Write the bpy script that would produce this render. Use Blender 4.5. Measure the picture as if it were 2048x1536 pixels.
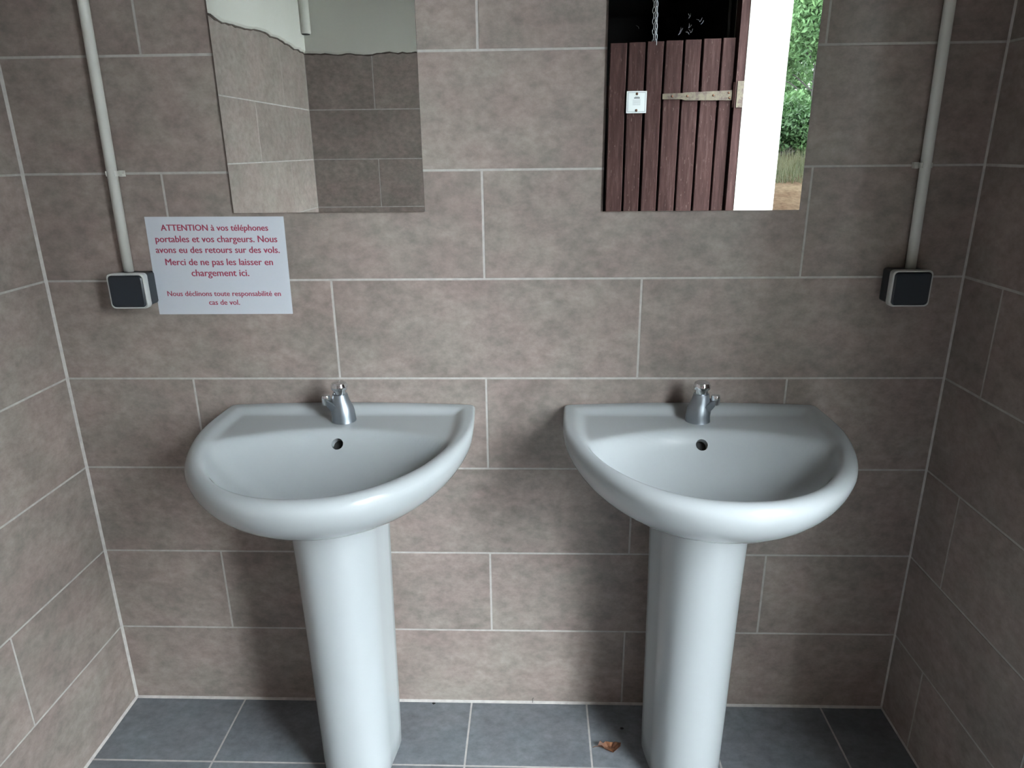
import bpy, bmesh, math, random
import numpy as np
from mathutils import Vector, Matrix

for o in list(bpy.data.objects):
    bpy.data.objects.remove(o, do_unlink=True)
scene = bpy.context.scene
C = scene.collection
random.seed(7)

# ------------------------------------------------------------------ camera
PITCH, YAW, ROLL = 0.32116, 0.03514, -0.01136
cam_d = bpy.data.cameras.new('camera')
cam_d.sensor_fit = 'HORIZONTAL'
cam_d.sensor_width = 36.0
cam_d.lens = 1416.6 / 2048 * 36.0
cam_d.clip_start = 0.02
cam_d.clip_end = 200
cam = bpy.data.objects.new('camera', cam_d)
C.objects.link(cam)
fw = Vector((-math.sin(YAW) * math.cos(PITCH), math.cos(YAW) * math.cos(PITCH), -math.sin(PITCH)))
rt = Vector((math.cos(YAW), math.sin(YAW), 0))
up = rt.cross(fw)
r2 = rt * math.cos(ROLL) + up * math.sin(ROLL)
u2 = -rt * math.sin(ROLL) + up * math.cos(ROLL)
M = Matrix((r2, u2, -fw)).transposed().to_4x4()
M.translation = Vector((1.04565, -1.50717, 1.38626))
cam.matrix_world = M
scene.camera = cam

# ------------------------------------------------------------------ sky and exposure
world = bpy.data.worlds.new('overcast_sky')
scene.world = world
world.use_nodes = True
bg = world.node_tree.nodes['Background']
bg.inputs['Color'].default_value = (0.86, 0.95, 1.0, 1)
bg.inputs['Strength'].default_value = 6.0
vs = scene.view_settings
vs.view_transform = 'Standard'
vs.look = 'None'
vs.gamma = 1.0
vs.use_curve_mapping = False
vs.exposure = 2.96

# ------------------------------------------------------------------ room dimensions (metres)
XL, XR = -0.0248, 1.9416          # inner faces of the side walls
YF = -2.06                        # inner face of the wall opposite the basins
ROWS = [0.0, 0.2248, 0.4495, 0.6760, 0.8979, 1.1214, 1.3452, 1.5680, 1.8350]
ROWS_UP = ROWS + [2.0600, 2.2900]    # unseen upper tile rows, added on back and right walls to cut bounce light
GR = 0.0045                       # grout joint
TT = 0.008                        # tile thickness
ZC = 2.30                         # ceiling
DOOR_Y = -0.975                   # near jamb of the entrance opening in the right wall
XO = 2.19                         # outer face of the right wall
HEAD = 2.26                       # head of the entrance opening

# ------------------------------------------------------------------ materials
def mat(name):
    m = bpy.data.materials.new(name)
    m.use_nodes = True
    nt = m.node_tree
    return m, nt, nt.nodes['Principled BSDF']

def simple(name, col, rough=0.5, metal=0.0, spec=0.5):
    m, nt, b = mat(name)
    b.inputs['Base Color'].default_value = (*col, 1)
    b.inputs['Roughness'].default_value = rough
    b.inputs['Metallic'].default_value = metal
    b.inputs['Specular IOR Level'].default_value = spec
    return m

def N(nt, t, **kw):
    n = nt.nodes.new(t)
    for k, v in kw.items():
        setattr(n, k, v)
    return n

def noise(nt, vec, scale, detail=4, rough=0.55):
    n = N(nt, 'ShaderNodeTexNoise')
    n.inputs['Scale'].default_value = scale
    n.inputs['Detail'].default_value = detail
    n.inputs['Roughness'].default_value = rough
    nt.links.new(vec, n.inputs['Vector'])
    return n.outputs['Fac']

def ramp(nt, fac, stops):
    r = N(nt, 'ShaderNodeValToRGB')
    e = r.color_ramp.elements
    while len(e) < len(stops):
        e.new(0.5)
    for i, (p, c) in enumerate(stops):
        e[i].position = p
        e[i].color = (*c, 1)
    nt.links.new(fac, r.inputs['Fac'])
    return r.outputs['Color']

def mixc(nt, fac, a, b, mode='MIX'):
    m = N(nt, 'ShaderNodeMix', data_type='RGBA', blend_type=mode)
    for s, v in ((m.inputs[0], fac), (m.inputs[6], a), (m.inputs[7], b)):
        if isinstance(v, (int, float)):
            s.default_value = v
        elif isinstance(v, tuple):
            s.default_value = (*v, 1)
        else:
            nt.links.new(v, s)
    return m.outputs[2]

def objvec(nt, stretch=(1, 1, 1), rnd=True):
    tc = N(nt, 'ShaderNodeTexCoord')
    mp = N(nt, 'ShaderNodeMapping')
    mp.inputs['Scale'].default_value = stretch
    nt.links.new(tc.outputs['Object'], mp.inputs['Vector'])
    if not rnd:
        return mp.outputs['Vector'], None
    oi = N(nt, 'ShaderNodeObjectInfo')
    mul = N(nt, 'ShaderNodeMath', operation='MULTIPLY')
    mul.inputs[1].default_value = 57.0
    nt.links.new(oi.outputs['Random'], mul.inputs[0])
    add = N(nt, 'ShaderNodeVectorMath', operation='ADD')
    nt.links.new(mp.outputs['Vector'], add.inputs[0])
    nt.links.new(mul.outputs[0], add.inputs[1])
    return add.outputs[0], oi.outputs['Random']

def bump(nt, b, fac, strength, dist):
    n = N(nt, 'ShaderNodeBump')
    n.inputs['Strength'].default_value = strength
    n.inputs['Distance'].default_value = dist
    nt.links.new(fac, n.inputs['Height'])
    nt.links.new(n.outputs['Normal'], b.inputs['Normal'])

def stone_tile(name, dark, light, tint, rough):
    m, nt, b = mat(name)
    v, rnd = objvec(nt, (1, 1, 1.35))
    big = noise(nt, v, 5.5, 7, 0.66)
    fine = noise(nt, v, 34, 5, 0.7)
    c1 = ramp(nt, big, [(0.28, dark), (0.72, light)])
    c2 = ramp(nt, fine, [(0.30, (0.74, 0.74, 0.74)), (0.70, (1.22, 1.22, 1.22))])
    c = mixc(nt, 1.0, c1, c2, 'MULTIPLY')
    blot = noise(nt, v, 9, 3, 0.5)
    t = ramp(nt, blot, [(0.35, (1.03, 0.99, 0.985)), (0.65, tint)])
    c = mixc(nt, 1.0, c, t, 'MULTIPLY')
    per = ramp(nt, rnd, [(0.0, (0.93, 0.93, 0.93)), (1.0, (1.06, 1.06, 1.06))])
    c = mixc(nt, 1.0, c, per, 'MULTIPLY')
    nt.links.new(c, b.inputs['Base Color'])
    b.inputs['Roughness'].default_value = rough
    bump(nt, b, fine, 0.12, 0.002)
    return m

M_TILE = stone_tile('taupe_stoneware', (0.196, 0.160, 0.144), (0.290, 0.242, 0.220), (0.96, 1.0, 0.975), 0.42)
M_FLOOR = stone_tile('slate_grey_stoneware', (0.112, 0.122, 0.133), (0.172, 0.186, 0.199), (0.98, 1.0, 1.0), 0.5)

def grout_mat(name, col):
    m, nt, b = mat(name)
    v, _ = objvec(nt, rnd=False)
    f = noise(nt, v, 60, 3)
    nt.links.new(ramp(nt, f, [(0.3, tuple(x * 0.85 for x in col)), (0.7, tuple(x * 1.1 for x in col))]), b.inputs['Base Color'])
    b.inputs['Roughness'].default_value = 0.9
    return m

M_GROUT = grout_mat('pale_grout', (0.40, 0.375, 0.355))

def plaster_mat(name, col):
    m, nt, b = mat(name)
    v, _ = objvec(nt, rnd=False)
    f = noise(nt, v, 3, 4)
    g = noise(nt, v, 45, 4)
    nt.links.new(ramp(nt, f, [(0.3, tuple(x * 0.93 for x in col)), (0.7, col)]), b.inputs['Base Color'])
    b.inputs['Roughness'].default_value = 0.85
    bump(nt, b, g, 0.25, 0.003)
    return m

M_PLASTER = plaster_mat('white_painted_plaster', (0.56, 0.555, 0.50))
M_MORTAR = simple('brown_mortar', (0.075, 0.058, 0.048), 0.95)
M_CERAMIC = simple('white_sanitary_ceramic', (0.350, 0.370, 0.378), 0.17, spec=0.3)
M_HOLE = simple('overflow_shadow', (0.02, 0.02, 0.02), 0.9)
M_CHROME = simple('chrome', (0.74, 0.76, 0.79), 0.10, 1.0)
M_CHROME2 = simple('dull_limescaled_chrome', (0.30, 0.33, 0.36), 0.44, 1.0)
M_MIRROR = simple('silvered_glass', (0.90, 0.92, 0.91), 0.0, 1.0)
M_GLASSEDGE = simple('mirror_edge', (0.05, 0.06, 0.055), 0.2)
M_PVC = simple('white_pvc', (0.55, 0.55, 0.51), 0.38)
M_SOCKET = simple('anthracite_plastic', (0.022, 0.028, 0.034), 0.42)
M_SOCKETLID = simple('anthracite_lid_plastic', (0.016, 0.022, 0.030), 0.30)
M_SOCKETFRAME = simple('pale_grey_plastic', (0.50, 0.51, 0.50), 0.4)
M_PAPER = simple('white_paper', (0.50, 0.525, 0.575), 0.4)
M_INK = simple('crimson_print', (0.30, 0.030, 0.070), 0.6)
M_DARKWALL = simple('shade_black_boarding', (0.010, 0.009, 0.009), 0.9)  # near-black colour carries the shade of the unlit cubicle
M_CHAIN = simple('galvanised_chain', (0.30, 0.31, 0.32), 0.45, 0.7)
M_GREYPIPE = simple('grey_steel_pipe', (0.07, 0.07, 0.068), 0.5, 0.5)
M_WEB = simple('dusty_cobweb', (0.10, 0.10, 0.11), 0.9)
M_CEIL = simple('dark_low_bounce_ceiling', (0.06, 0.048, 0.038), 0.7)  # unseen ceiling, made dark to cut bounce light in the room
M_SIGN = simple('white_enamel_plate', (0.45, 0.47, 0.47), 0.3)
M_SIGNINK = simple('grey_sign_print', (0.05, 0.055, 0.06), 0.6)
M_RUST = simple('rusty_screw', (0.10, 0.045, 0.022), 0.7, 0.3)

def wood_mat():
    m, nt, b = mat('oxblood_painted_plank')
    v, rnd = objvec(nt, (14, 14, 1.2))
    g = noise(nt, v, 5, 6, 0.65)
    c = ramp(nt, g, [(0.25, (0.017, 0.0068, 0.0062)), (0.55, (0.034, 0.0155, 0.0140)), (0.8, (0.062, 0.036, 0.033))])
    v2, _ = objvec(nt, (30, 30, 8))
    w = noise(nt, v2, 4, 4, 0.7)
    sc = ramp(nt, w, [(0.61, (0, 0, 0)), (0.70, (1, 1, 1))])
    c = mixc(nt, sc, c, (0.075, 0.050, 0.044))
    nt.links.new(c, b.inputs['Base Color'])
    b.inputs['Roughness'].default_value = 0.7
    b.inputs['Specular IOR Level'].default_value = 0.12
    bump(nt, b, g, 0.4, 0.003)
    return m
M_WOOD = wood_mat()

def strap_mat():
    m, nt, b = mat('ochre_flaking_paint')
    v, _ = objvec(nt, rnd=False)
    f = noise(nt, v, 30, 4, 0.7)
    nt.links.new(ramp(nt, f, [(0.36, (0.035, 0.018, 0.013)), (0.50, (0.070, 0.055, 0.034)), (0.8, (0.105, 0.088, 0.056))]), b.inputs['Base Color'])
    b.inputs['Roughness'].default_value = 0.7
    return m
M_STRAP = strap_mat()

def leaf_mat(name, a, c2):
    m, nt, b = mat(name)
    v, _ = objvec(nt, rnd=False)
    f = noise(nt, v, 2.2, 3)
    nt.links.new(ramp(nt, f, [(0.3, a), (0.7, c2)]), b.inputs['Base Color'])
    b.inputs['Roughness'].default_value = 0.7
    b.inputs['Specular IOR Level'].default_value = 0.15
    tr = N(nt, 'ShaderNodeBsdfTranslucent')
    nt.links.new(ramp(nt, f, [(0.3, tuple(x * 1.3 for x in a)), (0.7, tuple(x * 1.3 for x in c2))]), tr.inputs['Color'])
    mx = N(nt, 'ShaderNodeMixShader')
    mx.inputs[0].default_value = 0.35
    nt.links.new(b.outputs[0], mx.inputs[1])
    nt.links.new(tr.outputs[0], mx.inputs[2])
    nt.links.new(mx.outputs[0], nt.nodes['Material Output'].inputs['Surface'])
    return m
M_LEAF = leaf_mat('green_foliage', (0.013, 0.032, 0.0105), (0.050, 0.086, 0.034))
M_LEAFD = leaf_mat('deep_green_foliage', (0.005, 0.014, 0.004), (0.013, 0.028, 0.008))
M_GRASS = leaf_mat('dry_grass', (0.009, 0.012, 0.004), (0.021, 0.019, 0.009))
M_BARK = simple('grey_brown_bark', (0.012, 0.010, 0.008), 0.9)

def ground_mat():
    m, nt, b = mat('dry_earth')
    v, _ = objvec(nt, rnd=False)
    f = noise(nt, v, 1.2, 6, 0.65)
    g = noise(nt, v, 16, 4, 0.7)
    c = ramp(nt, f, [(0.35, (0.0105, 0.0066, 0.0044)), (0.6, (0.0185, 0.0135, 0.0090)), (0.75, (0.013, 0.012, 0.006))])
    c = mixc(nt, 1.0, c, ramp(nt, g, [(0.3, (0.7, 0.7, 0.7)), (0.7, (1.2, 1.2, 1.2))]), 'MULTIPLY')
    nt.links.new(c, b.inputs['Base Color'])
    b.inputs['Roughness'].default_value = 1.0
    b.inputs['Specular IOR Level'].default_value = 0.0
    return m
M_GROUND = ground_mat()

def dryleaf_mat():
    m, nt, b = mat('dry_brown_leaf')
    v, _ = objvec(nt, rnd=False)
    f = noise(nt, v, 60, 3)
    nt.links.new(ramp(nt, f, [(0.35, (0.07, 0.022, 0.009)), (0.65, (0.20, 0.085, 0.038))]), b.inputs['Base Color'])
    b.inputs['Roughness'].default_value = 0.6
    return m
M_DRYLEAF = dryleaf_mat()

# ------------------------------------------------------------------ object helpers
def mesh_from(name, verts, faces, mats, smooth=False, fmat=None):
    me = bpy.data.meshes.new(name)
    me.from_pydata([tuple(v) for v in verts], [], faces)
    for m in (mats if isinstance(mats, (list, tuple)) else [mats]):
        me.materials.append(m)
    if fmat is not None:
        me.polygons.foreach_set('material_index', fmat)
    if smooth:
        me.polygons.foreach_set('use_smooth', [True] * len(me.polygons))
    me.update()
    return me

def obj(name, me, parent=None, loc=(0, 0, 0), rot=(0, 0, 0)):
    o = bpy.data.objects.new(name, me)
    C.objects.link(o)
    o.location = loc
    o.rotation_euler = rot
    if parent:
        o.parent = parent
    return o

def tag(o, label=None, cat=None, group=None, kind=None):
    if label: o['label'] = label
    if cat: o['category'] = cat
    if group: o['group'] = group
    if kind: o['kind'] = kind
    return o

def thing(name, label, cat, loc=(0, 0, 0), group=None):
    o = bpy.data.objects.new(name, None)
    o.empty_display_size = 0.05
    C.objects.link(o)
    o.location = loc
    return tag(o, label, cat, group)

class MB:
    def __init__(s):
        s.v, s.f = [], []
    def box(s, x0, x1, y0, y1, z0, z1):
        b = len(s.v)
        s.v += [(x, y, z) for z in (z0, z1) for y in (y0, y1) for x in (x0, x1)]
        s.f += [tuple(b + i for i in q) for q in ((0, 2, 3, 1), (4, 5, 7, 6), (0, 1, 5, 4), (2, 6, 7, 3), (0, 4, 6, 2), (1, 3, 7, 5))]
        return s
    def loft(s, rings, cap0=True, cap1=True):
        b = len(s.v); n = len(rings[0])
        for r in rings:
            s.v += [tuple(p) for p in r]
        for k in range(len(rings) - 1):
            for i in range(n):
                j = (i + 1) % n
                s.f.append((b + k * n + i, b + k * n + j, b + (k + 1) * n + j, b + (k + 1) * n + i))
        if cap0: s.f.append(tuple(b + i for i in reversed(range(n))))
        if cap1: s.f.append(tuple(b + (len(rings) - 1) * n + i for i in range(n)))
        return s
    def lathe(s, prof, n=24, c=(0, 0, 0), cap0=True, cap1=True):
        return s.loft([[(c[0] + r * math.cos(2 * math.pi * i / n), c[1] + r * math.sin(2 * math.pi * i / n), c[2] + z) for i in range(n)] for r, z in prof], cap0, cap1)
    def tube(s, pts, r, n=8):
        rings = []
        for i, p in enumerate(pts):
            p = Vector(p)
            a = Vector(pts[max(i - 1, 0)]); b = Vector(pts[min(i + 1, len(pts) - 1)])
            t = (b - a).normalized()
            u = t.cross(Vector((0, 1, 0.3))).normalized()
            w = t.cross(u)
            rr = r[i] if isinstance(r, (list, tuple)) else r
            rings.append([p + (u * math.cos(2 * math.pi * k / n) + w * math.sin(2 * math.pi * k / n)) * rr for k in range(n)])
        return s.loft(rings)
    def mesh(s, name, mats, smooth=False):
        me = mesh_from(name, s.v, s.f, mats, smooth)
        bm = bmesh.new(); bm.from_mesh(me)
        bmesh.ops.recalc_face_normals(bm, faces=bm.faces)
        bm.to_mesh(me); bm.free()
        return me
    def build(s, name, mats, parent=None, loc=(0, 0, 0), rot=(0, 0, 0), smooth=False):
        return obj(name, s.mesh(name, mats, smooth), parent, loc, rot)

def autosmooth(o, ang=0.7):
    me = o.data
    me.polygons.foreach_set('use_smooth', [True] * len(me.polygons))
    bm = bmesh.new(); bm.from_mesh(me)
    for e in bm.edges:
        e.smooth = not (len(e.link_faces) == 2 and e.calc_face_angle(0) > ang)
    bm.to_mesh(me); bm.free()
    return o

# ------------------------------------------------------------------ tiles (front face in the local XZ plane, facing -Y)
_tc = {}
def tile_mesh(w, h, m):
    k = (round(w, 4), round(h, 4), m.name)
    if k in _tc: return _tc[k]
    a, b = w / 2, h / 2
    i, d = 0.0009, 0.0003
    v = [(-a, TT, -b), (a, TT, -b), (a, TT, b), (-a, TT, b),
         (-a, d, -b), (a, d, -b), (a, d, b), (-a, d, b),
         (-a + i, 0, -b + i), (a - i, 0, -b + i), (a - i, 0, b - i), (-a + i, 0, b - i)]
    f = [(8, 9, 10, 11)]
    for q in range(4):
        r = (q + 1) % 4
        f += [(q, r, 4 + r, 4 + q), (4 + q, 4 + r, 8 + r, 8 + q)]
    _tc[k] = mesh_from('tile', v, f, m)
    return _tc[k]

_rt = random.Random(3)
def lay_wall(parent, place, rz, u0, u1, joints, rows=ROWS):
    """rows of tiles between u0 and u1; joints(row) gives the joint positions; place(u, z) the tile centre"""
    for r in range(len(rows) - 1):
        z0, z1 = rows[r], rows[r + 1]
        js = [u0] + sorted(j for j in joints(r) if u0 + 0.03 < j < u1 - 0.03) + [u1]
        for a, b in zip(js[:-1], js[1:]):
            w, h = b - a - GR, z1 - z0 - GR
            x, y, z = place((a + b) / 2, (z0 + z1) / 2)
            n = Vector((math.sin(rz), -math.cos(rz), 0)) * _rt.uniform(-0.0003, 0.0003)
            obj('tile', tile_mesh(w, h, M_TILE), parent, (x + n.x, y + n.y, z), (0, 0, rz))

# back wall (behind the basins): tile faces lie in y = 0
wb = tag(MB().box(XL - 0.2, XO, 0.0005, 0.2, -0.05, ZC).build('wall_back', M_GROUT), kind='structure')
def jb(r):
    x0 = {0: 1.2702, 1: 0.9343, 2: 1.2718, 3: 0.9346, 4: 0.6049, 5: 0.9363, 6: 0.6049, 7: 0.9336, 8: 0.6049, 9: 0.9336}[r]
    return [x0 + k * 0.6667 for k in range(-3, 4)]
lay_wall(wb, lambda u, z: (u, 0, z), 0, XL, XR, jb, ROWS_UP)

# left wall
wl = tag(MB().box(XL - 0.2, XL - 0.0005, YF - 0.25, 0.0005, -0.05, ZC).build('wall_left', M_GROUT), kind='structure')
def jl(r):
    return [-1.725, -1.03, -0.333] if r % 2 else [-1.38, -0.69]
lay_wall(wl, lambda u, z: (XL, u, z), math.pi / 2, YF, 0.0, jl)

# right wall: a short partition, then the open entrance
wr = tag(MB().box(XR + 0.0005, XO, DOOR_Y, 0.0005, -0.05, ZC).box(XR + 0.0005, XO, YF, DOOR_Y, HEAD, ZC).build('wall_right', M_PLASTER), kind='structure')
def jr(r):
    return [-0.80, -0.132] if r % 2 == 0 else [-0.46]
MB().box(XR + 0.0004, XR + 0.0020, DOOR_Y, 0.0, 0.0, ZC).build('grout', M_GROUT, wr)
lay_wall(wr, lambda u, z: (XR, u, z), -math.pi / 2, DOOR_Y, 0.0, jr, ROWS_UP)

# wall opposite the basins, with the cubicle door opening
SX0, SX1, SZ = 1.372, 2.004, 2.12
wf = MB()
wf.box(XL - 0.2, SX0, YF - 0.25, YF - 0.0005, -0.05, ZC)
wf.box(SX1, XO, YF - 0.25, YF, -0.05, ZC)
wf.box(SX0, SX1, YF - 0.25, YF - 0.0005, SZ, ZC)
wf = tag(wf.build('wall_front', M_PLASTER), kind='structure')
MB().box(XL, SX0, YF - 0.0006, YF - 0.0004, 0, 1.835).build('grout', M_GROUT, wf)
def jf(r):
    return [0.29 - 0.6667, 0.29, 0.957] if r % 2 else [0.623, 1.29]
lay_wall(wf, lambda u, z: (u, YF, z), math.pi, XL, SX0, jf)

# grout fillets in the inner corners
def fillet(parent, pts):
    MB().loft([[(a[0], a[1], a[2]) for a in pts[0]], [(a[0], a[1], a[2]) for a in pts[1]]]).build('grout_fillet', M_GROUT, parent)
q = 0.0050
fillet(wb, [[(XL, 0, z), (XL + q, 0, z), (XL, -q, z)] for z in (0.0, ZC)])
fillet(wb, [[(XR, 0, z), (XR - q * .7, 0, z), (XR, -q * .7, z)] for z in (0.0, ZC)])
fillet(wb, [[(x, 0, 0), (x, 0, q), (x, -q, 0)] for x in (XL, XR)])
fillet(wl, [[(XL, y, 0), (XL, y, q), (XL + q, y, 0)] for y in (YF, 0.0)])
fillet(wr, [[(XR, y, 0), (XR, y, q * .7), (XR - q * .7, y, 0)] for y in (DOOR_Y, 0.0)])

# ragged lower edge of the plaster above the tiles
def ragged(parent, p0, p1, nrm, zs, name='plaster'):
    p0, p1, nrm = Vector(p0), Vector(p1), Vector(nrm)
    n = 70
    rr = random.Random(17)
    v, f = [], []
    r0 = random.Random(int(p1.x * 100) + 5)
    seq = [r0.uniform(-0.004, 0.004) for _ in range(n + 1)]
    rw_ = lambda k: seq[k]
    w = 0.0
    for i in range(n + 1):
        t = i / n
        w = 0.7 * w + rw_(i)
        k = t * (len(zs) - 1); a = min(int(k), len(zs) - 2)
        z = zs[a] + (zs[a + 1] - zs[a]) * (k - a) + w
        p = p0.lerp(p1, t)
        if name == 'mortar':
            z -= 0.003 + 0.004 * abs(math.sin(i * 0.9)) * rr.random()
            prof = ((0.0, z), (0.003, z), (0.004, z + 0.003), (0.004, z + 0.02), (0.0, z + 0.02))
        else:
            prof = ((0.0, z), (0.007, z + 0.001), (0.013, z + 0.008), (0.012, ZC), (0.0, ZC))
        for off, zz in prof:
            q = p + nrm * off
            v.append((q.x, q.y, zz))
    for i in range(n):
        for j in range(5):
            k = (j + 1) % 5
            f.append((i * 5 + j, i * 5 + k, i * 5 + 5 + k, i * 5 + 5 + j))
    me = mesh_from(name, v, f, M_MORTAR if name == 'mortar' else M_PLASTER)
    bm = bmesh.new(); bm.from_mesh(me); bmesh.ops.recalc_face_normals(bm, faces=bm.faces); bm.to_mesh(me); bm.free()
    return obj(name, me, parent)
for nm in ('plaster', 'mortar'):
    ragged(wl, (XL, -0.01, 0), (XL, YF + 0.0, 0), (1, 0, 0), [1.80, 1.80, 1.805, 1.812, 1.806, 1.824, 1.820, 1.812], nm)
    ragged(wf, (XL, YF, 0), (SX0, YF, 0), (0, 1, 0), [1.81, 1.808, 1.812, 1.806, 1.808, 1.81], nm)

# floor
fl = tag(MB().box(XL - 0.2, XO, YF - 0.25, 0.0005, -0.05, -0.0005).build('floor', M_GROUT), kind='structure')
fx = [XL, 0.272, 0.575, 0.877, 1.179, 1.482, 1.784, XR]
fy = [0.0, -0.2055] + [-0.2055 - 0.3025 * k for k in range(1, 7)] + [YF]
for a, b in zip(fx[:-1], fx[1:]):
    for c, d in zip(fy[:-1], fy[1:]):
        obj('tile', tile_mesh(b - a - GR, c - d - GR, M_FLOOR), fl, ((a + b) / 2, (c + d) / 2, _rt.uniform(-0.0003, 0.0001)), (-math.pi / 2, 0, 0))
for c, d in zip(fy[:-1], fy[1:]):     # threshold in the entrance
    if d < DOOR_Y:
        c = min(c, DOOR_Y)
        if c - d > 0.05:
            obj('tile', tile_mesh(XO - XR - GR, c - d - GR, M_FLOOR), fl, ((XO + XR) / 2, (c + d) / 2, 0), (-math.pi / 2, 0, 0))

tag(MB().box(XL - 0.2, XO, YF - 0.25, 0.2, ZC, ZC + 0.1).build('ceiling', M_CEIL), kind='structure')

# ------------------------------------------------------------------ cubicle behind the plank door
CY0, CY1 = YF - 0.25, YF - 1.35
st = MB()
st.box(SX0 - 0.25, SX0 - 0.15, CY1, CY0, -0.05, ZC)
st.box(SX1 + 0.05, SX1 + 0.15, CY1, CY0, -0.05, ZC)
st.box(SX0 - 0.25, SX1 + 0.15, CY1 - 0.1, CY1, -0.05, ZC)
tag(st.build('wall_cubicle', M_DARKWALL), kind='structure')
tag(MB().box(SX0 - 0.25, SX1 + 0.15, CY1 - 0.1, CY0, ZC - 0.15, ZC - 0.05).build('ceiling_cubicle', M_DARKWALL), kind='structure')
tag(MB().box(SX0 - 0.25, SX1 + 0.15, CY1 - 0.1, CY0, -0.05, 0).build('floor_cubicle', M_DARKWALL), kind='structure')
lin = MB()
lin.box(SX0, SX0 + 0.004, YF - 0.25, YF - 0.03, 0, SZ).box(SX0, SX1, YF - 0.25, YF - 0.004, SZ - 0.004, SZ)
tag(lin.build('trim_1', M_DARKWALL), kind='structure')
fr = MB()
fr.box(1.966, 2.004, YF - 0.09, YF - 0.004, 0, SZ - 0.004)
tag(fr.build('trim_2', M_WOOD), kind='structure')

door = thing('door_1', 'oxblood plank cubicle door with ochre strap hinge, seen in the right mirror', 'door', (1.382, YF - 0.03, 0.0))
tag(door, kind='structure')
px_top = [1.381, 1.467, 1.551, 1.634, 1.722, 1.806, 1.893, 1.960]
rp = random.Random(11)
for i in range(7):
    a, b = px_top[i] - 1.382, px_top[i + 1] - 1.382
    lean = 0.02 * (i + 1) / 8 * 0.6
    z1 = 1.838 + 0.0025 * i
    rings = []
    y0, y1 = 0.0 + rp.uniform(-0.002, 0.002), -0.026
    gap = 0.0075
    for z in (0.06, 0.5, 0.9, 1.2, 1.45, 1.65, z1):
        ja, jb_ = rp.uniform(-0.0012, 0.0012), rp.uniform(-0.0012, 0.0012)
        A, B = a + gap + ja, b - 0.0015 + jb_
        rings.append([(A + 0.003, y0, z), (A, y0 - 0.004, z), (A, y1, z), (B, y1, z), (B, y0 - 0.004, z), (B - 0.003, y0, z)])
    MB().loft(rings).build('plank', M_WOOD, door)
for z in (0.35, 1.0, 1.61):
    MB().box(0.0, 0.575, -0.052, -0.026, z - 0.05, z + 0.05).build('cross_batten', M_WOOD, door)
# strap hinge, tapering away from the pintle
sh = MB()
zz = 1.608
sh.loft([[(0.255, 0.0035, zz - 0.012), (0.255, 0.0085, zz - 0.012), (0.255, 0.0085, zz + 0.012), (0.255, 0.0035, zz + 0.012)],
         [(0.345, 0.0035, zz - 0.013), (0.345, 0.0085, zz - 0.013), (0.345, 0.0085, zz + 0.0135), (0.345, 0.0035, zz + 0.0135)],
         [(0.36, 0.0035, zz - 0.018), (0.36, 0.0085, zz - 0.018), (0.36, 0.0085, zz + 0.016), (0.36, 0.0035, zz + 0.016)],
         [(0.578, 0.0035, zz - 0.020), (0.578, 0.0085, zz - 0.020), (0.578, 0.0085, zz + 0.023), (0.578, 0.0035, zz + 0.023)]])
sh = sh.build('strap_hinge', M_STRAP, door)
for x, z in ((0.30, zz), (0.37, zz), (0.49, zz + 0.002), (0.56, zz + 0.012), (0.565, zz - 0.010)):
    MB().lathe([(0.0055, 0), (0.0045, 0.003), (0.001, 0.004)], 10).build('screw', M_RUST, sh, (x, 0.0085, z), (-math.pi / 2, 0, 0), True)
MB().lathe([(0.0095, -0.055), (0.0095, 0.055)], 14).build('hinge_knuckle', M_WOOD, door, (0.585, 0.012, 1.61), smooth=True)
MB().box(0.592, 0.622, 0.0265, 0.0315, 1.555, 1.668).build('pintle_plate', M_STRAP, door)

# enamel plate screwed on the door
sg = thing('door_plate', 'small white square plate with two rusty screws on the plank door', 'sign', (1.5175, YF - 0.026, 1.585))
MB().box(-0.0465, 0.0465, 0.0, 0.003, -0.048, 0.048).build('plate', M_SIGN, sg)
bd = MB()
for a, b, c, d in ((-0.041, 0.041, -0.043, -0.0415), (-0.041, 0.041, 0.0415, 0.043), (-0.041, -0.0395, -0.0415, 0.0415), (0.0395, 0.041, -0.0415, 0.0415)):
    bd.box(a, b, 0.003, 0.0034, c, d)
bd.build('border_line', M_SIGNINK, sg)
pr = MB()
pr.box(-0.012, 0.015, 0.003, 0.0034, 0.016, 0.020)
pr.box(-0.008, 0.013, 0.003, 0.0034, 0.0215, 0.0235)
for i in range(6):
    for j in range(5):
        pr.box(-0.017 + i * 0.0062, -0.017 + i * 0.0062 + 0.0036, 0.003, 0.0034, -0.012 + j * 0.0052, -0.012 + j * 0.0052 + 0.0014)
pr.build('print', M_SIGNINK, sg)
for z in (0.036, -0.036):
    MB().lathe([(0.006, 0), (0.005, 0.003), (0.001, 0.004)], 10).build('screw', M_RUST, sg, (0.001, 0.003, z), (-math.pi / 2, 0, 0), True)

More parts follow.
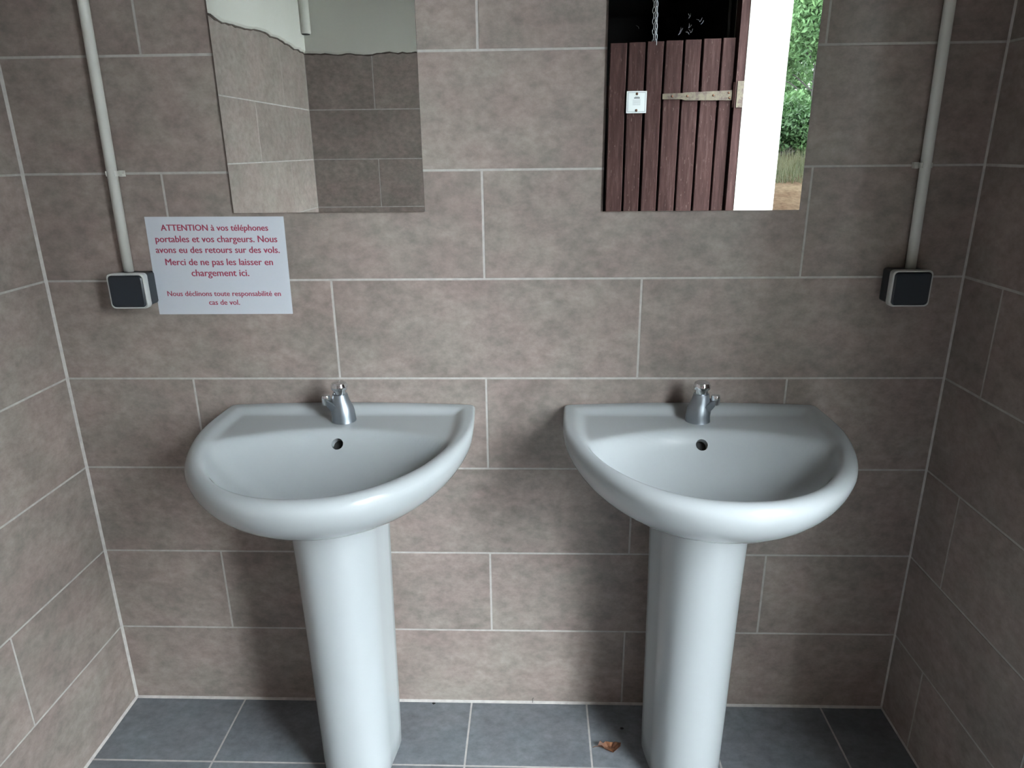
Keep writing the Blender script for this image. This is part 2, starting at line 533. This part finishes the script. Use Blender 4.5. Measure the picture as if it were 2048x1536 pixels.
# chain hanging behind the top of the door
chn = thing('hanging_chain', 'galvanised link chain hanging in the dark above the plank door', 'chain', (1.583, YF - 0.04, SZ))
def link_mesh():
    mb = MB(); n, k = 14, 5
    rings = []
    for i in range(n):
        a = 2 * math.pi * i / n
        c = Vector((0.0058 * math.cos(a), 0, 0.0135 * math.sin(a)))
        t = Vector((-0.0058 * math.sin(a), 0, 0.0135 * math.cos(a))).normalized()
        nn = Vector((t.z, 0, -t.x))
        rings.append([c + (nn * math.cos(2 * math.pi * q / k) + Vector((0, 1, 0)) * math.sin(2 * math.pi * q / k)) * 0.0016 for q in range(k)])
    rings.append(rings[0])
    return mb.loft(rings, False, False).mesh('link', M_CHAIN, True)
lm = link_mesh()
for sx in (0, 1):
    for i in range(13):
        z = -0.014 - i * 0.0222
        obj('link', lm, chn, (-0.005 + sx * 0.0115 + 0.0006 * i + random.uniform(-0.0005, 0.0005), 0.006 * sx, z), (0, random.uniform(-0.12, 0.12), (i % 2) * 1.3 + 0.3 + sx))

gp = MB().lathe([(0.007, 0), (0.007, 2.12 - 0.004)], 12).build('steel_pipe', M_GREYPIPE, None, (1.945, YF - 0.13, 0), smooth=True)
tag(gp, 'thin grey vertical pipe in the dark beside the door frame', 'pipe')
wbm = MB()
rw = random.Random(4)
for (x, z) in ((1.70, 1.872), (1.708, 1.885), (1.745, 1.90), (1.75, 1.873), (1.756, 1.88), (1.744, 1.94), (1.80, 1.915), (1.795, 1.925), (1.52, 1.90)):
    for q in range(2):
        a = rw.uniform(0.3, 2.4)
        wbm.tube([(x, YF - 0.06, z), (x + 0.008 * math.cos(a), YF - 0.06, z + 0.010 * math.sin(a)), (x + 0.02 * math.cos(a + .3), YF - 0.062, z + 0.02 * math.sin(a + .3))], 0.0007, 4)
web = wbm.build('cobweb', M_WEB)
tag(web, 'wispy cobweb flecks in the dark over the plank door', 'cobweb', kind='stuff')

# conduit stub in the corner opposite (seen in the left mirror)
cs = thing('corner_pipe', 'white pipe stub coming down the far corner, seen in the left mirror', 'pipe', (XL + 0.028, YF + 0.036, 1.888))
MB().lathe([(0.022, 0.0), (0.024, 0.004), (0.024, ZC - 1.888)], 20).build('pipe', M_PLASTER, cs, smooth=True)
MB().lathe([(0.019, -0.002), (0.019, 0.001)], 20).build('open_end', M_HOLE, cs)

# ------------------------------------------------------------------ washbasins
ZT = 0.836
def outline(a, d, s, n, rc=0.014, fl=0.028):
    """half plan: back corner -> side -> front; mirrored. fixed point count"""
    pts = []
    nb, nc, ns, nf = 14, 5, 8, 44
    for i in range(nb):
        pts.append(((a - rc) * i / nb, 0.0))
    for i in range(nc):
        t = math.pi / 2 * i / (nc - 1)
        pts.append((a - rc + rc * math.sin(t), -rc + rc * math.cos(t)))
    for i in range(1, ns):
        pts.append((a, -rc - (s - rc) * i / ns))
    for i in range(nf):
        t = math.pi / 2 * i / nf
        pts.append((a * math.cos(t) ** (2 / n), -s - (d - s) * math.sin(t) ** (2 / n)))
    half = [(x * (1 - fl * max(0.0, 1 + y / 0.17) ** 1.3), y) for x, y in pts]
    full = half + [(0.0, -d)] + [(-x, y) for x, y in reversed(half[1:])]
    return np.array(full)

def sstep(a, b, x):
    t = np.clip((x - a) / (b - a), 0, 1)
    return t * t * (3 - 2 * t)

def basin_mesh():
    O = outline(0.288, 0.486, 0.10, 2.1)
    n = len(O)
    cen = np.array([0.0, -0.29])
    seg0, seg1 = O, np.roll(O, -1, axis=0)
    def dist(P):
        d = seg1 - seg0
        L2 = (d ** 2).sum(1)
        best = np.full(len(P), 9.0)
        for k in range(n):
            t = np.clip(((P - seg0[k]) @ d[k]) / L2[k], 0, 1)
            q = seg0[k] + t[:, None] * d[k]
            best = np.minimum(best, np.hypot(*(P - q).T))
        return best
    def height(P):
        x, y = P[:, 0], P[:, 1]
        do = dist(P)
        rr = 0.006 + 0.013 * sstep(0.06, 0.30, -y)
        e = np.clip(rr - do, 0, None)
        z = ZT - (rr - np.sqrt(np.maximum(rr * rr - e * e, 0)))
        z += 0.0065 * (1 - (x / 0.29) ** 2) * (1 - sstep(0.012, 0.055, -y))     # upstand along the wall
        # recessed tap ledge
        z -= 0.0085 * sstep(0.022, 0.050, do)
        # bowl
        arc = -0.132 - 0.064 * (x / 0.22) ** 2
        d1 = do - 0.036
        d2 = (arc - y) * 0.92
        k = 0.030
        h = np.clip(0.5 + 0.5 * (d2 - d1) / k, 0, 1)
        db = d2 * (1 - h) + d1 * h - k * h * (1 - h)
        sp = 0.0035
        dbs = sp * np.log1p(np.exp(np.clip(db / sp, -40, 40)))
        z -= 0.010 * (1 - np.exp(-dbs / 0.006)) + 0.116 * (1 - np.exp(-dbs / 0.078))
        return z
    rs = np.concatenate([[1, .995, .99, .983, .975, .966, .956, .945], np.linspace(.93, .05, 46)])
    verts, faces = [], []
    # outer body, bottom to top
    body = [(0.098, 0.300, 0.15, 0.688), (0.125, 0.325, 0.145, 0.6935), (0.160, 0.358, 0.14, 0.704), (0.195, 0.391, 0.13, 0.717), (0.225, 0.420, 0.12, 0.7325),
            (0.250, 0.445, 0.11, 0.751), (0.267, 0.463, 0.105, 0.769), (0.2775, 0.475, 0.10, 0.785), (0.284, 0.482, 0.10, 0.800), (0.287, 0.4855, 0.10, 0.811)]
    for a, d, s, z in body:
        for x, y in outline(a, d, s, 2.1, fl=0.05):
            verts.append((x, y, z))
    nb = len(body)
    for r in rs:
        P = cen + r * (O - cen)
        for (x, y), z in zip(P, height(P)):
            verts.append((x, y, z))
    tot = nb + len(rs)
    for k in range(tot - 1):
        for i in range(n):
            j = (i + 1) % n
            faces.append((k * n + i, k * n + j, (k + 1) * n + j, (k + 1) * n + i))
    faces.append(tuple(range(n)))
    verts.append((cen[0], cen[1], float(height(np.array([cen]))[0])))
    c = len(verts) - 1
    for i in range(n):
        faces.append(((tot - 1) * n + i, (tot - 1) * n + (i + 1) % n, c))
    me = mesh_from('basin', verts, faces, M_CERAMIC)
    bm = bmesh.new(); bm.from_mesh(me); bmesh.ops.recalc_face_normals(bm, faces=bm.faces); bm.to_mesh(me); bm.free()
    q = np.array([[0.0, -0.144], [0.0, -0.149], [0.0, -0.31]])
    hz = height(q)
    slope = (hz[0] - hz[1]) / 0.005
    return me, hz, slope

bme, hz, slope = basin_mesh()
OV = Vector((0.0, -0.1465, float((hz[0] + hz[1]) / 2)))
onrm = Vector((0, -slope, 1)).normalized()
oang = math.atan2(slope, 1.0)
# overflow hole cut out of the ceramic
tmp = obj('basin_tmp', bme)
cut = MB().lathe([(0.0122, -0.02), (0.0122, 0.02)], 28).build('cut_tmp', M_CERAMIC, None, OV, (oang, 0, 0))
md = tmp.modifiers.new('b', 'BOOLEAN'); md.operation = 'DIFFERENCE'; md.object = cut; md.solver = 'EXACT'
dg = bpy.context.evaluated_depsgraph_get()
bme2 = bpy.data.meshes.new_from_object(tmp.evaluated_get(dg))
bpy.data.objects.remove(tmp); bpy.data.objects.remove(cut)
bme2.name = 'basin'

def pedestal_mesh():
    def ring(w, f, z):
        half = [(0.0, -0.130), (w * 0.75, -0.130), (w * 0.97, -0.131), (w, -0.137)]
        sx, sy = w * 0.90, -0.205
        half += [(w * 0.985, -0.155), (w * 0.945, -0.180), (sx, sy)]
        for i in range(1, 13):
            t = math.pi / 2 * i / 13
            half.append((sx * math.cos(t) ** 0.92, sy - (f + sy) * math.sin(t) ** 0.95 if False else sy - (f - 0.205) * math.sin(t) ** 0.95))
        full = half + [(0.0, -f)] + [(-x, y) for x, y in reversed(half[1:])]
        return [(x, y, z) for x, y in full]
    mb = MB()
    mb.loft([ring(0.084, 0.284, 0.0), ring(0.086, 0.288, 0.004), ring(0.0875, 0.290, 0.06), ring(0.090, 0.296, 0.25), ring(0.093, 0.302, 0.45), ring(0.0955, 0.308, 0.58), ring(0.098, 0.313, 0.66), ring(0.099, 0.314, 0.702)])
    return mb.mesh('pedestal', M_CERAMIC, True)
pme = pedestal_mesh()

def washbasin(x, label):
    t = thing('pedestal_washbasin', label, 'sink', (x, 0, 0), 'pedestal washbasins')
    b = obj('basin', bme2, t)
    autosmooth(b, 0.8)
    p = obj('pedestal', pme, t)
    autosmooth(p, 0.9)
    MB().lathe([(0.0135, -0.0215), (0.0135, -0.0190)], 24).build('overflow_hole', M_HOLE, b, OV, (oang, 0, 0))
    MB().lathe([(0.033, 0.0), (0.034, 0.0025), (0.030, 0.0035), (0.022, 0.002), (0.020, 0.006), (0.012, 0.0085), (0.001, 0.009)], 28).build('drain', M_CHROME, b, (0, -0.31, float(hz[2]) - 0.001), smooth=True)
    return t
BXL, BXR = 0.629, 1.389
washbasin(BXL, 'white ceramic pedestal washbasin below the left mirror and paper notice')
washbasin(BXR, 'white ceramic pedestal washbasin below the right mirror, beside the fallen leaf')

# ------------------------------------------------------------------ push taps
def tap(x, y, rz, label):
    """built with the spout along +X, then turned by rz"""
    t = thing('push_tap', label, 'tap', (x, y, ZT - 0.0095), 'push taps')
    t.rotation_euler = (0, 0, rz)
    b = MB()
    n = 32
    rings = []
    for z, rx, ry, cx in ((0.0, .0268, .0268, 0), (0.003, .0262, .0262, 0), (0.012, .0255, .0255, 0.000), (0.024, .0252, .0245, 0.001), (0.032, .0235, .0225, 0.001),
                          (0.040, .0212, .0202, 0.0025), (0.048, .0188, .0182, 0.0035), (0.058, .0168, .0168, 0.004), (0.062, .0160, .0160, 0.004)):
        rings.append([(cx + rx * math.cos(2 * math.pi * i / n), ry * math.sin(2 * math.pi * i / n), z) for i in range(n)])
    b.loft(rings)
    o = b.build('body', M_CHROME2, t); autosmooth(o, 0.9)
    s = MB()
    def rect(xc, hw, z0, z1):
        r = 0.35
        return [(xc, -hw, z0 + (z1 - z0) * r), (xc, -hw * .8, z0), (xc, hw * .8, z0), (xc, hw, z0 + (z1 - z0) * r), (xc, hw, z1 - 0.002), (xc, hw * .85, z1), (xc, -hw * .85, z1), (xc, -hw, z1 - 0.002)]
    s.loft([rect(0.002, .0225, 0.006, 0.034), rect(0.014, .0180, 0.014, 0.042), rect(0.024, .0130, 0.026, 0.048), rect(0.033, .0098, 0.037, 0.052)])
    o = s.build('spout', M_CHROME2, t); autosmooth(o, 0.6)
    a = MB().lathe([(0.0075, -0.004), (0.0092, -0.002), (0.0095, 0.002), (0.0095, 0.015), (0.0088, 0.0175), (0.002, 0.018)], 22).build('aerator', M_CHROME, t, (0.034, 0, 0.042)); autosmooth(a, 0.6)
    k = MB().lathe([(0.0135, 0), (0.0140, 0.001), (0.0140, 0.012), (0.0172, 0.0135), (0.0178, 0.016), (0.0175, 0.022), (0.0155, 0.0265), (0.010, 0.0295), (0.001, 0.0305)], 28).build('push_button', M_CHROME, t, (0.004, 0, 0.060)); autosmooth(k, 0.6)
    return t
tap(BXL - 0.001, -0.078, math.radians(186), 'chrome push tap on the left washbasin, spout turned left')
tap(BXR + 0.004, -0.076, math.radians(-8), 'chrome push tap on the right washbasin, spout turned right')

# ------------------------------------------------------------------ mirrors
def mirror(x0, x1, z0, z1, label):
    y0, y1 = -0.0065, -0.0012
    v = [(x0, y0, z0), (x1, y0, z0), (x1, y0, z1), (x0, y0, z1), (x0, y1, z0), (x1, y1, z0), (x1, y1, z1), (x0, y1, z1)]
    cx, cz = (x0 + x1) / 2, z0
    v = [(a - cx, b, c - cz) for a, b, c in v]
    f = [(0, 1, 2, 3), (4, 7, 6, 5), (0, 4, 5, 1), (1, 5, 6, 2), (2, 6, 7, 3), (3, 7, 4, 0)]
    o = obj('wall_mirror', mesh_from('wall_mirror', v, f, [M_MIRROR, M_GLASSEDGE], fmat=[0, 1, 1, 1, 1, 1]), None, (cx, 0, cz))
    return tag(o, label, 'mirror', 'frameless mirrors over the basins')
mirror(0.4142, 0.8155, 1.2640, 1.864, 'frameless rectangular wall mirror above the left washbasin')
mirror(1.1842, 1.5830, 1.2610, 1.861, 'frameless rectangular wall mirror reflecting the plank door and greenery')

# ------------------------------------------------------------------ conduits and socket boxes
def conduit(x0, x1, z0, side, label):
    t = thing('electrical_conduit', label, 'conduit', (x0, 0, z0), 'surface conduits')
    z1 = ZC - z0
    top = (x1 - x0) / 0.51 * z1
    MB().tube([(0, -0.0125, 0), (top * 0.5, -0.0125, z1 * 0.5), (top, -0.0125, z1)], 0.0103, 20).build('pipe', M_PVC, t, smooth=True)
    zc = 1.3455 - z0
    xc = (x1 - x0) / 0.51 * zc
    for zo in (zc,):
        cl = MB()
        n = 14
        prof = []
        ri, ro = 0.0106, 0.0122
        a0 = math.pi * 1.22; a1 = -math.pi * 0.22
        for k in range(n + 1):
            a = a0 + (a1 - a0) * k / n
            prof.append((math.cos(a), math.sin(a)))
        rings = []
        for z in (-0.005, 0.005):
            rings.append([(xc + ro * c, -0.0125 + ro * s, zo + z) for c, s in prof] + [(xc + ri * c, -0.0125 + ri * s, zo + z) for c, s in reversed(prof)])
        cl.loft(rings)
        cl.box(xc + min(side * 0.010, side * 0.021), xc + max(side * 0.010, side * 0.021), -0.007, -0.0003, zo - 0.006, zo + 0.006)
        cl.box(xc + min(side * 0.015, side * 0.021), xc + max(side * 0.015, side * 0.021), -0.013, -0.007, zo - 0.006, zo + 0.0)
        cl.build('clip', M_PVC, t)
conduit(0.1715, 0.1775, 1.141, 1, 'white plastic conduit running down to the left socket')
conduit(1.8225, 1.8135, 1.138, -1, 'white plastic conduit running down to the right socket')

def rsq(w, h, r, y, n=6):
    pts = []
    for cx, cz, a0 in ((w - r, h - r, 0), (-w + r, h - r, 90), (-w + r, -h + r, 180), (w - r, -h + r, 270)):
        for i in range(n):
            a = math.radians(a0 + 90 * i / (n - 1))
            pts.append((cx + r * math.cos(a), y, cz + r * math.sin(a)))
    return pts
def socket(x, z, label):
    t = thing('weatherproof_socket', label, 'socket', (x, 0, z), 'surface socket boxes')
    h = MB().loft([rsq(.0355, .0345, .006, -0.0003), rsq(.0362, .0352, .007, -0.034), rsq(.0362, .0352, .007, -0.038)]).build('housing', M_SOCKET, t); autosmooth(h, .6)
    f = MB().loft([rsq(.0385, .0362, .007, -0.036), rsq(.0402, .0372, .009, -0.039), rsq(.0402, .0372, .009, -0.0525), rsq(.0392, .0362, .009, -0.0540), rsq(.0372, .0342, .008, -0.0540), rsq(.0368, .0338, .008, -0.0525)]).build('frame', M_SOCKETFRAME, t); autosmooth(f, .6)
    l = MB().loft([rsq(.0366, .0336, .008, -0.0524), rsq(.0366, .0336, .008, -0.0548), rsq(.0340, .0310, .007, -0.0570), rsq(.0325, .0295, .006, -0.0568)]).build('lid', M_SOCKETLID, t); autosmooth(l, .4)
    return t
socket(0.1845, 1.1085, 'dark grey socket box with pale frame beside the paper notice')
socket(1.8095, 1.1065, 'dark grey socket box with pale frame near the right corner')

# ------------------------------------------------------------------ paper notice
nt_ = thing('paper_notice', 'white A4 paper notice with crimson French text taped to the tiles', 'notice', (0.3662, -0.0012, 1.0470))
def sheet():
    v, f = [], []
    nx, nz = 24, 16
    for j in range(nz + 1):
        for i in range(nx + 1):
            u, w = i / nx, j / nz
            x = -0.1485 + 0.297 * u + 0.0025 * (w - 0.2)
            z = 0.210 * w + 0.0004 - 0.0015 * u * w
            y = -0.0006 * math.sin(u * 5 + 1) * math.sin(w * 3) - 0.0008
            v.append((x, y, z))
    n = len(v)
    v += [(x, y + 0.0004, z) for x, y, z in v]
    for j in range(nz):
        for i in range(nx):
            a = j * (nx + 1) + i
            f.append((a, a + 1, a + nx + 2, a + nx + 1))
            f.append((n + a, n + a + nx + 1, n + a + nx + 2, n + a + 1))
    return mesh_from('sheet', v, f, M_PAPER, True)
obj('sheet', sheet(), nt_)
lines = [('ATTENTION à vos téléphones', 0.2516, 0.4809, 1.2285, 1.2268),
         ('portables et vos chargeurs. Nous', 0.2361, 0.4977, 1.2046, 1.2028),
         ('avons eu des retours sur des vols.', 0.2330, 0.5003, 1.1818, 1.1801),
         ('Merci de ne pas les laisser en', 0.2499, 0.4827, 1.1556, 1.1542),
         ('chargement ici.', 0.3031, 0.4280, 1.1315, 1.1309),
         ('Nous déclinons toute responsabilité en', 0.2427, 0.4922, 1.0882, 1.0871),
         ('cas de vol.', 0.3318, 0.3995, 1.0684, 1.0681)]
for i, (s, xa, xb, za, zb) in enumerate(lines):
    cu = bpy.data.curves.new('lettering', 'FONT')
    cu.body = s
    cu.size = 0.0165 if i < 5 else 0.0128
    cu.resolution_u = 3
    to = bpy.data.objects.new('t', cu); C.objects.link(to)
    dg = bpy.context.evaluated_depsgraph_get()
    me = bpy.data.meshes.new_from_object(to.evaluated_get(dg))
    bpy.data.objects.remove(to)
    me.name = 'lettering'
    co = np.empty(len(me.vertices) * 3); me.vertices.foreach_get('co', co); co = co.reshape(-1, 3)
    x0, x1 = co[:, 0].min(), co[:, 0].max()
    sc = (xb - xa) / (x1 - x0)
    X = xa + (co[:, 0] - x0) * sc
    Z = za + (zb - za) * (X - xa) / (xb - xa) + co[:, 1] * sc
    u = (X - 0.3662 + 0.1485) / 0.297; w = (Z - 1.0470) / 0.21
    Y = -0.0006 * np.sin(u * 5 + 1) * np.sin(w * 3) - 0.0008 - 0.00025
    P = np.stack([X - 0.3662, Y, Z - 1.0470], 1)
    polys = [tuple(p.vertices) for p in me.polygons]
    e = 0.00050 if i < 5 else 0.00038
    V, F = [], []
    for k, (dx, dz) in enumerate(((-e, 0), (0, e * 0.4), (0, -e * 0.4), (e, 0))):     # heavier strokes
        F += [tuple(q + len(V) for q in p) for p in polys]
        V += [tuple(q) for q in P + np.array([dx, -0.00001 * k, dz])]
    obj('lettering', mesh_from('lettering', V, F, M_INK), nt_)

# ------------------------------------------------------------------ small things on the floor
def dry_leaf():
    out = [(-0.030, 0.002), (-0.024, 0.010), (-0.016, 0.009), (-0.010, 0.015), (0.0, 0.012), (0.008, 0.016), (0.013, 0.010), (0.022, 0.012), (0.026, 0.004), (0.024, -0.004), (0.018, -0.006),
           (0.015, -0.013), (0.006, -0.012), (0.001, -0.018), (-0.006, -0.011), (-0.014, -0.010), (-0.020, -0.004)]
    v = [(0, 0, 0.004)]; f = []
    n = len(out)
    rl = random.Random(2)
    for s in (0.5, 1.0):
        for i, (x, y) in enumerate(out):
            curl = 0.004 + 0.010 * s * abs(math.sin(i * 1.3)) + 0.006 * s * (abs(x) / 0.03) ** 2 + rl.uniform(0, 0.003)
            v.append((x * s, y * s, curl if s == 1 else curl * 0.5))
    for i in range(n):
        j = (i + 1) % n
        f += [(0, 1 + i, 1 + j), (1 + i, 1 + n + i, 1 + n + j, 1 + j)]
    m = len(v)
    f2 = [tuple(m + k for k in reversed(q)) for q in f]
    v += [(x, y, z - 0.0006) for x, y, z in v]
    for i in range(n):
        j = (i + 1) % n
        f2.append((1 + n + i, m + 1 + n + i, m + 1 + n + j, 1 + n + j))
    lo = min(q[2] for q in v)
    v = [(x, y, z - lo) for x, y, z in v]
    return mesh_from('blade', v, f + f2, M_DRYLEAF)
lf = thing('fallen_leaf', 'curled dry brown leaf lying on the floor between the pedestals', 'leaf', (1.226, -0.150, 0.0005))
obj('blade', dry_leaf(), lf)
MB().tube([(-0.028, 0.002, 0.006), (-0.036, 0.004, 0.004), (-0.042, 0.003, 0.002)], 0.0007, 6).build('stem', M_DRYLEAF, lf)
tw = MB().tube([(0, 0, 0.0005), (0.001, 0.001, 0.006), (0.0, 0.001, 0.012), (0.003, 0.001, 0.017)], 0.0006, 5).build('dry_twig', M_HOLE, None, (1.037, -0.003, 0.0))
tag(tw, 'tiny dark dry twig standing against the foot of the tiled wall', 'twig')
def crumb(x, y, s, label):
    r = random.Random(int(x * 1000))
    bm = bmesh.new(); bmesh.ops.create_icosphere(bm, subdivisions=1, radius=s)
    for v in bm.verts:
        v.co = Vector((v.co.x * 1.5, v.co.y, v.co.z * 0.6)) * r.uniform(0.7, 1.2)
    lo = min(v.co.z for v in bm.verts)
    for v in bm.verts: v.co.z -= lo
    me = bpy.data.meshes.new('dirt_crumb'); bm.to_mesh(me); bm.free(); me.materials.append(M_HOLE)
    tag(obj('dirt_crumb', me, None, (x, y, 0.0002)), label, 'dirt')
crumb(0.778, -0.010, 0.0035, 'dark dirt crumb on the floor right of the left pedestal')
crumb(1.262, -0.085, 0.0035, 'dark dirt crumb on the floor behind the dry leaf')

# ------------------------------------------------------------------ outside (partly seen through the entrance in the right mirror)
def gz(x, y):
    d = np.maximum(-y, 0.0)
    z = -0.06 + np.interp(d, [0, 5.5, 9, 11, 13, 15, 24], [0, 0, 0.56, 0.99, 1.33, 1.5, 1.7])
    return z
nx, ny = 60, 70
xs = np.linspace(-6, 22, nx); ys = np.linspace(-24, 10, ny)
v = [(x, y, float(gz(x, y)) + (0.05 * math.sin(x * 1.7 + y) * math.sin(y * 1.3) if y < -6 else 0)) for y in ys for x in xs]
f = [(j * nx + i, j * nx + i + 1, (j + 1) * nx + i + 1, (j + 1) * nx + i) for j in range(ny - 1) for i in range(nx - 1)]
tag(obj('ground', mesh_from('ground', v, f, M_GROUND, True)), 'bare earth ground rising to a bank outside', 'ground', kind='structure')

rng = np.random.default_rng(5)
def leaves(cents, rads, n, size, name, m, parent):
    """n little leaf blades scattered in clumps, one mesh"""
    k = rng.integers(0, len(cents), n)
    d = rng.normal(size=(n, 3)); d /= np.linalg.norm(d, axis=1)[:, None]
    P = np.array(cents)[k] + d * (np.array(rads)[k] * rng.uniform(0.35, 1.0, n) ** 0.5)[:, None]
    a = rng.normal(size=(n, 3)); a[:, 2] -= 0.4; a /= np.linalg.norm(a, axis=1)[:, None]
    b = np.cross(a, rng.normal(size=(n, 3))); b /= np.linalg.norm(b, axis=1)[:, None]
    s = size * rng.uniform(0.6, 1.3, n)[:, None]
    V = np.stack([P - a * s, P + b * s * 0.42, P + a * s, P - b * s * 0.42], 1).reshape(-1, 3)
    me = bpy.data.meshes.new(name)
    me.vertices.add(4 * n); me.vertices.foreach_set('co', V.ravel())
    me.loops.add(4 * n); me.loops.foreach_set('vertex_index', np.arange(4 * n, dtype=np.int32))
    me.polygons.add(n); me.polygons.foreach_set('loop_start', np.arange(0, 4 * n, 4, dtype=np.int32))
    me.update(calc_edges=True)
    me.materials.append(m)
    return tag(obj(name, me, parent), kind='stuff')

def tree(x, y, h, w, label, lo=0.5, m=M_LEAF, n=9000, nc=26):
    z0 = float(gz(x, y)) - 0.03
    t = thing('sapling_tree', label, 'tree', (x, y, z0), 'saplings on the bank')
    pts = [(0, 0, 0)] + [(rng.uniform(-.08, .08) * k, rng.uniform(-.08, .08) * k, h * 0.22 * k) for k in range(1, 5)]
    MB().tube(pts, [0.07, 0.06, 0.045, 0.03, 0.015], 8).build('trunk', M_BARK, t, smooth=True)
    cents, rads = [], []
    br = MB()
    for k in range(nc):
        f = rng.uniform(lo / h, 0.97)
        prof = math.sin(min(1, (f * h - lo + 0.5) / (h - lo + 0.5)) * math.pi * 0.86 + 0.25)
        rr = w * max(0.25, prof) * rng.uniform(0.3, 0.95)
        a = rng.uniform(0, 2 * math.pi)
        c = (rr * math.cos(a), rr * math.sin(a), f * h)
        cents.append(c); rads.append(rng.uniform(0.28, 0.55))
        br.tube([(0, 0, max(0.2, f * h - 0.5)), (c[0] * .5, c[1] * .5, f * h - 0.2), c], [0.02, 0.013, 0.006], 5)
    br.build('branches', M_BARK, t)
    leaves(cents, rads, n, 0.06, 'foliage', m, t)
tree(6.75, -14.5, 5.4, 1.25, 'light green leafy sapling on the bank, largest in the right mirror', 0.3, n=42000, nc=70)
tree(3.35, -14.6, 5.2, 1.0, 'light green front-row sapling left of the mirrored one', 0.35)
tree(9.9, -14.4, 5.4, 1.0, 'light green front-row sapling right of the mirrored one', 0.35)
tree(7.45, -18.0, 6.0, 1.0, 'green back-row sapling behind the mirrored one', 0.3, n=40000, nc=70)
tree(4.45, -18.0, 5.6, 1.0, 'green back-row sapling at the left of its row', 0.3)
tree(10.45, -18.0, 5.6, 1.0, 'green back-row sapling at the right of its row', 0.3)
def sky_blocker(x, y, h, w, label):  # unseen trees, added to block sky light coming through the entrance
    z0 = float(gz(x, y)) - 0.03
    t = thing('sky_blocker_tree', label, 'tree', (x, y, z0), 'trees added east of the entrance to block sky')
    MB().tube([(0, 0, 0), (0.05, 0.03, h * .3), (-0.04, 0.06, h * .6), (0.02, 0, h * .9)], [0.16, 0.13, 0.09, 0.03], 8).build('trunk', M_BARK, t, smooth=True)
    cents, rads = [], []
    br = MB()
    for k in range(60):
        f = rng.uniform(0.06, 0.95)
        rr = w * math.sin(0.35 + 2.5 * f) ** 0.7 * rng.uniform(0.2, 0.8)
        a = rng.uniform(0, 2 * math.pi)
        c = (rr * math.cos(a), rr * math.sin(a), f * h)
        cents.append(c); rads.append(rng.uniform(0.5, 0.8))
        br.tube([(0, 0, max(0.3, f * h - 0.9)), (c[0] * .5, c[1] * .5, f * h - 0.3), c], [0.04, 0.025, 0.01], 5)
    br.build('branches', M_BARK, t)
    leaves(cents, rads, 9000, 0.13, 'foliage', M_LEAFD, t)
sky_blocker(8.6, -2.2, 8.0, 1.55, 'unseen tall dark tree added to block sky, straight out from the entrance')
sky_blocker(8.4, 1.9, 8.0, 1.8, 'unseen tall dark tree added to block sky, second in the row by the building')
sky_blocker(7.4, 6.2, 8.0, 1.8, 'unseen tall dark tree added to block sky, furthest along the building')
sky_blocker(11.5, -7.2, 7.5, 1.8, 'unseen tall dark tree added to block sky, standing apart near the bank')
def shrub(x, y, label):
    z0 = float(gz(x, y)) - 0.02
    t = thing('dark_shrub', label, 'shrub', (x, y, z0), 'shrubs under the saplings')
    cents = [(rng.uniform(-.7, .7), rng.uniform(-.3, .3), rng.uniform(.15, 0.8)) for _ in range(18)]
    br = MB()
    for c in cents:
        br.tube([(0, 0, 0), (c[0] * .6, c[1] * .6, c[2] * .5), c], [0.015, 0.01, 0.004], 5)
    br.build('stems', M_BARK, t)
    leaves(cents, [rng.uniform(.2, .36) for _ in cents], 9000, 0.05, 'foliage', M_LEAFD, t)
shrub(5.75, -12.7, 'dark green shrub at the foot of the sapling in the mirror')
shrub(8.2, -12.7, 'dark green shrub right of the mirrored one')
shrub(3.2, -12.7, 'dark green shrub left of the mirrored one')

# dry grass on the bank
ng = 16000
gx = rng.uniform(2.5, 10.5, ng); gy = rng.uniform(-12.0, -10.3, ng)
base = np.stack([gx, gy, gz(gx, gy) - 0.03], 1)
ang = rng.uniform(0, 2 * np.pi, ng); hh = rng.uniform(0.12, 0.34, ng)
sd = np.stack([np.cos(ang), np.sin(ang), np.zeros(ng)], 1) * 0.008
tip = base + np.stack([rng.normal(0, .06, ng), rng.normal(0, .06, ng), hh], 1)
V = np.stack([base - sd, base + sd, tip], 1).reshape(-1, 3)
me = bpy.data.meshes.new('bank_grass')
me.vertices.add(3 * ng); me.vertices.foreach_set('co', V.ravel())
me.loops.add(3 * ng); me.loops.foreach_set('vertex_index', np.arange(3 * ng, dtype=np.int32))
me.polygons.add(ng); me.polygons.foreach_set('loop_start', np.arange(0, 3 * ng, 3, dtype=np.int32))
me.update(calc_edges=True); me.materials.append(M_GRASS)
tag(obj('bank_grass', me), 'dry yellow green grass on the bank below the saplings', 'grass', kind='stuff')
